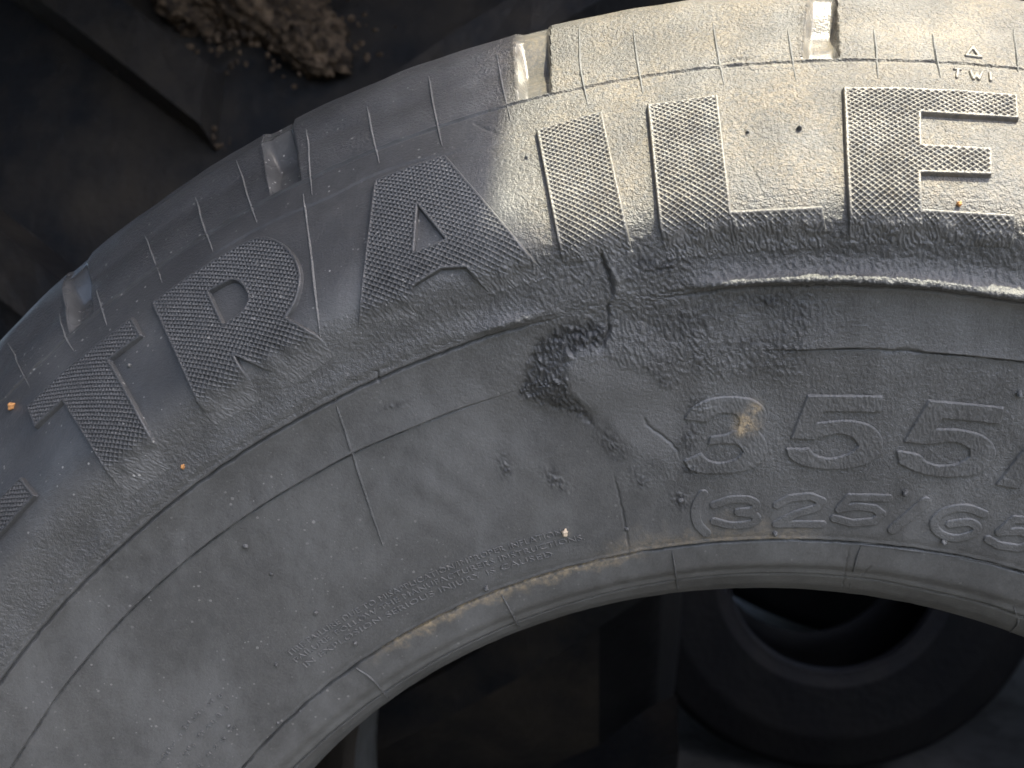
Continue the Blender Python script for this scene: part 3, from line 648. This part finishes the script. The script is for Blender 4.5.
grit('grit', (280, 275), .0005, M_GRIT_O, 'tiny orange grain on the knurled bowl of letter R')

# ------------------------------------------------------------------ what stands behind
GR = -HUB                                                     # ground height in the tyre frame
bm = bmesh.new(); bmesh.ops.create_grid(bm, x_segments=60, y_segments=60, size=30)
for v in bm.verts: v.co.z = -.002 if v.co.length < 3 else random.uniform(-.05, .0)
me = bpy.data.meshes.new('ground'); bm.to_mesh(me); bm.free(); tag(link_mesh('ground', me, M_GROUND), kind='structure')

def back_tyre(label, R, rb, width, loc, rotz, mat, lug=None, nlug=0, tilt=0.0, side=None, phase=0.0):
    """standing tyre, axis along local Y, resting on the ground"""
    root = empty('tyre', loc); root.rotation_euler = (tilt, 0, rotz); tag(root, label, 'tyre', 'old tyres piled behind')
    hw = width / 2; half = [(R, 0), (R, hw * .6), (R * .985, hw * .80), (R * .95, hw * .93), ((R * .6 + rb * .4), hw * 1.0), (rb * 1.16, hw * .86), (rb * 1.07, hw * .80), (rb * 1.02, hw * .78), (rb, hw * .70)]
    inn = [(rb, hw * .70), (rb * 1.06, hw * .62), (R * .80, hw * .82), (R * .94, hw * .5), (R * .95, 0)]
    def rev(name, pf, mt=None):
        p = np.array(pf); d = np.r_[0, np.cumsum(np.hypot(*np.diff(p, axis=0).T))]; u = np.linspace(0, d[-1], 26); p = np.c_[np.interp(u, d, p[:, 0]), np.interp(u, d, p[:, 1])]
        n = 120; a = np.linspace(0, 2 * np.pi, n, endpoint=False)
        co = np.stack([p[:, :1] * np.sin(a), p[:, 1:] * np.ones((1, n)), p[:, :1] * np.cos(a) + R], -1).reshape(-1, 3)
        return link_mesh(name, np_mesh(name, co, grid_quads(26, n, True)), mt or mat, root)
    cut = 3
    rev('tread', half[:cut][::-1] + [(r, -w) for r, w in half[1:cut]])
    for s in (1, -1):
        rev('sidewall', [(r, s * w) for r, w in half[cut - 1:-3]], side or mat)
        rev('bead', [(r, s * w) for r, w in half[-4:]], M_BEAD)
    rev('inner_liner', inn + [(r, -w) for r, w in inn[::-1][1:]])
    if nlug:
        L, wd, hg = lug; bm = bmesh.new(); n = 7; vs_ = []
        for i in range(n):                                             # a slanted bar following the tread
            t = i / (n - 1); y = (t * .98 - .0) * hw; ang = (t - .5) * L
            rr = R if y < hw * .6 else R - (y - hw * .6) * .12
            for rad, w in ((rr - .012, wd * .62), (rr + hg, wd * .42)):
                for s in (-1, 1):
                    a = ang + s * w / R; vs_.append(bm.verts.new((rad * math.sin(a), y, rad * math.cos(a))))
        for i in range(n - 1):
            b = i * 4
            for q in ((2, 3, 7, 6), (0, 2, 6, 4), (3, 1, 5, 7)): bm.faces.new([vs_[b + x] for x in q])
        bm.faces.new([vs_[x] for x in (0, 1, 3, 2)]); bm.faces.new([vs_[-4 + x] for x in (0, 2, 3, 1)])
        bmesh.ops.recalc_face_normals(bm, faces=bm.faces)
        me = bpy.data.meshes.new('tread_lug'); bm.to_mesh(me); bm.free(); me.materials.append(mat)
        me2 = me.copy()
        for v in me2.vertices: v.co.y *= -1
        me2.flip_normals()
        for i in range(nlug):
            for m_, off in ((me, 0), (me2, .5)):
                o = bpy.data.objects.new('tread_lug', m_); COL.objects.link(o); o.parent = root
                a = (i + off + phase) / nlug * 2 * math.pi; o.location = (0, 0, R); o.rotation_euler = (0, a, 0)
    return root
# tractor tyre, tread towards the viewer, left behind the trailer tyre
RA = 0.56; PHASE = .20
A = back_tyre('big muddy tractor tyre with slanted tread bars behind the trailer tyre', RA, .30, .66, W((-.325, GR, -.36 - RA - .03)), D2R(90), M_TRACTOR, (.42, .050, .030), 17, side=M_DARK, phase=PHASE)
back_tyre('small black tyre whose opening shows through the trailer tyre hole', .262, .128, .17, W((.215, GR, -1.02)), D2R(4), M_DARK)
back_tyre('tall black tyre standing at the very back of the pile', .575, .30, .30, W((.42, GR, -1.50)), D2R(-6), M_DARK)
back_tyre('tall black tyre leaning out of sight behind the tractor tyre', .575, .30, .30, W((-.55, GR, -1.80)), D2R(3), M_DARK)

back_tyre('large added tractor tyre out of frame, blocking sky from the left', .80, .42, .50, W((-.98, GR, .42)), D2R(78), M_DARK, (.42, .060, .030), 16)  # added off-frame blocker, keeps the left sky off the sidewall
back_tyre('large added tractor tyre out of frame, blocking sky opposite the trailer tyre', .80, .42, .50, W((-.85, GR, 1.20)), D2R(-30), M_DARK, (.42, .060, .030), 16)  # unseen blocker added in front to cut the frontal sky
back_tyre('tall added black tyre blocking light at the right end of the pile', .56, .30, .30, W((.80, GR, -.98)), D2R(90), M_DARK)  # added to darken the pile by stopping light from the right
back_tyre('added black tyre out of frame, blocking front light right of the trailer tyre', .355, .20, .30, W((.76, GR, -.17)), D2R(0), M_DARK)  # added out of view so front light stays off the background
def sheet(name, x0, x1, z0, z1, y, th, label, skew=0.0, rot=0.0):
    bm = bmesh.new(); p = [(x0 + skew, z1), (x1 + skew, z1), (x1, z0), (x0, z0)]
    lo = [bm.verts.new(W((a, y, b))) for a, b in p]; hi = [bm.verts.new(W((a, y + th, b))) for a, b in p]
    bm.faces.new(lo[::-1]); bm.faces.new(hi)
    for i in range(4): bm.faces.new([lo[i], lo[(i + 1) % 4], hi[(i + 1) % 4], hi[i]])
    bmesh.ops.recalc_face_normals(bm, faces=bm.faces); bmesh.ops.bevel(bm, geom=bm.edges[:], offset=.002, segments=2, affect='EDGES')
    me = bpy.data.meshes.new(name); bm.to_mesh(me); bm.free(); return tag(link_mesh(name, me, M_WOOD, smooth=False), label, 'board')
YT = GR + 2 * RA + .032
# the added front board's right edge is cut to cast the shadow line seen on the sidewall (about photo x 500)
_tv = pick([(525, 45), (503, 100), (498, 160), (494, 200), (487, 240)]); _P = surf(_tv[:, 0], _tv[:, 1], np.zeros(5)); _Q = _P + ((YT - _P[:, 1]) / S_T[1])[:, None] * S_T
_c = np.polyfit(_Q[:, 2], _Q[:, 0], 1); ZM = _Q[-1, 2] + .001
xe = lambda z: np.polyval(_c, z)
z0, z1 = -1.25, .28
bmx = sheet('shade_board', -1.8, 0, z0, z1, YT, .018, 'added unseen board over the tractor tyre, casting the shadow edge on the sidewall')
zk = -.10
bm = bmesh.new(); bp = [(-1.8, z1), (.42, z1), (xe(ZM) + .02, ZM + .004), (xe(ZM), ZM), (xe(zk), zk), (xe(zk), z0), (-1.8, z0)]
lo = [bm.verts.new(W((a, YT, b))) for a, b in bp]; hi = [bm.verts.new(W((a, YT + .018, b))) for a, b in bp]
bm.faces.new(lo[::-1]); bm.faces.new(hi)
nb = len(bp)
for i in range(nb): bm.faces.new([lo[i], lo[(i + 1) % nb], hi[(i + 1) % nb], hi[i]])
bmesh.ops.recalc_face_normals(bm, faces=bm.faces); me = bpy.data.meshes.new('shade_board'); bm.to_mesh(me); bm.free(); me.materials.append(M_WOOD)
bmx.data = me
sheet('shade_board', -.95, 1.6, -2.2, -.14, YT + .020, .018, 'wide added unseen board shading the rear of the tyre pile')  # second unseen board, added to keep the background dark

# dried mud stuck on the tractor tyre
def ray_pt(px, z):
    dr = ROT @ np.array([(px[0] - 512) / FPX, -(px[1] - 384) / FPX, -1.0]); return CAM + dr * ((z - CAM[2]) / dr[2])
def ray_tread(px):
    """where a sight line meets the tractor tyre's tread"""
    dr = ROT @ np.array([(px[0] - 512) / FPX, -(px[1] - 384) / FPX, -1.0]); cy, cz = GR + RA, -.36 - RA - .03
    oy, oz = CAM[1] - cy, CAM[2] - cz; A_ = dr[1] ** 2 + dr[2] ** 2; B_ = oy * dr[1] + oz * dr[2]; C_ = oy * oy + oz * oz - (RA + .012) ** 2
    return CAM + dr * ((-B_ - math.sqrt(max(B_ * B_ - A_ * C_, 0))) / A_)
def clump(px, sx, sy, sz, rot, label, seed, sub=5):
    bm = bmesh.new(); bmesh.ops.create_icosphere(bm, subdivisions=sub, radius=1.0); p = ray_tread(px)
    for v in bm.verts:
        n = v.co.normalized(); k = 1.0
        for f, a, s in ((1.6, .30, 0), (3.7, .22, 1), (8.5, .16, 2), (17, .10, 3), (33, .06, 4)):
            k += a * float(perlin(n.x * f + n.z * f * .7 + seed, n.y * f - n.z * f * .6 + seed, 100 + s))
        v.co = Vector((n.x * sx, n.y * sy, n.z * sz)) * k
    me = bpy.data.meshes.new('mud_clump'); bm.to_mesh(me); bm.free(); o = link_mesh('mud_clump', me, M_MUD); o.location = W(p); o.rotation_euler = (0, rot, 0)
    return tag(o, label, 'mud', 'mud caked on the tractor tyre')
clump((268, 10), .052, .012, .024, D2R(30), 'largest brown clump of dried mud caked on the tractor tyre tread', 3)
clump((208, -2), .040, .010, .026, D2R(20), 'smooth brown mud smear left of the largest clump', 9)
clump((318, 52), .024, .010, .015, D2R(22), 'small mud lump at the lower right tip of the largest clump', 14)
clump((82, 4), .014, .006, .007, D2R(40), 'small mud crumb high on the tread bar at top left', 21, 4)
# loose crumbs stuck round the clumps, far too small to count
co, fc = [], []
ico = bmesh.new(); bmesh.ops.create_icosphere(ico, subdivisions=1, radius=1.0); iv = [v.co.copy() for v in ico.verts]; ifc = [[v.index for v in f.verts] for f in ico.faces]; ico.free()
for k in range(320):
    if k < 260: q = (random.gauss(272, 46), random.gauss(22, 26))
    elif k < 340: q = (random.uniform(40, 240), 0); q = (q[0], (q[0] - 60) * .9 + random.gauss(-4, 9))
    else: q = (random.uniform(0, 180), random.uniform(60, 260))
    c = W(ray_tread(q)); r = random.uniform(.0008, .0030) * (1.0 if k < 260 else .8); b0 = len(co); sc = [random.uniform(.6, 1.3) for _ in range(3)]
    for v in iv: co.append((c.x + v.x * r * sc[0] * random.uniform(.8, 1.2), c.y + v.y * r * sc[1] * .6, c.z + v.z * r * sc[2] * random.uniform(.8, 1.2)))
    fc += [[b0 + x for x in f] for f in ifc]
me = bpy.data.meshes.new('mud_crumbs'); me.from_pydata(co, [], fc); me.update()
tag(link_mesh('mud_crumbs', me, M_MUD, smooth=False), 'loose crumbs of dried mud sprinkled over the tractor tyre tread', 'mud', kind='stuff')
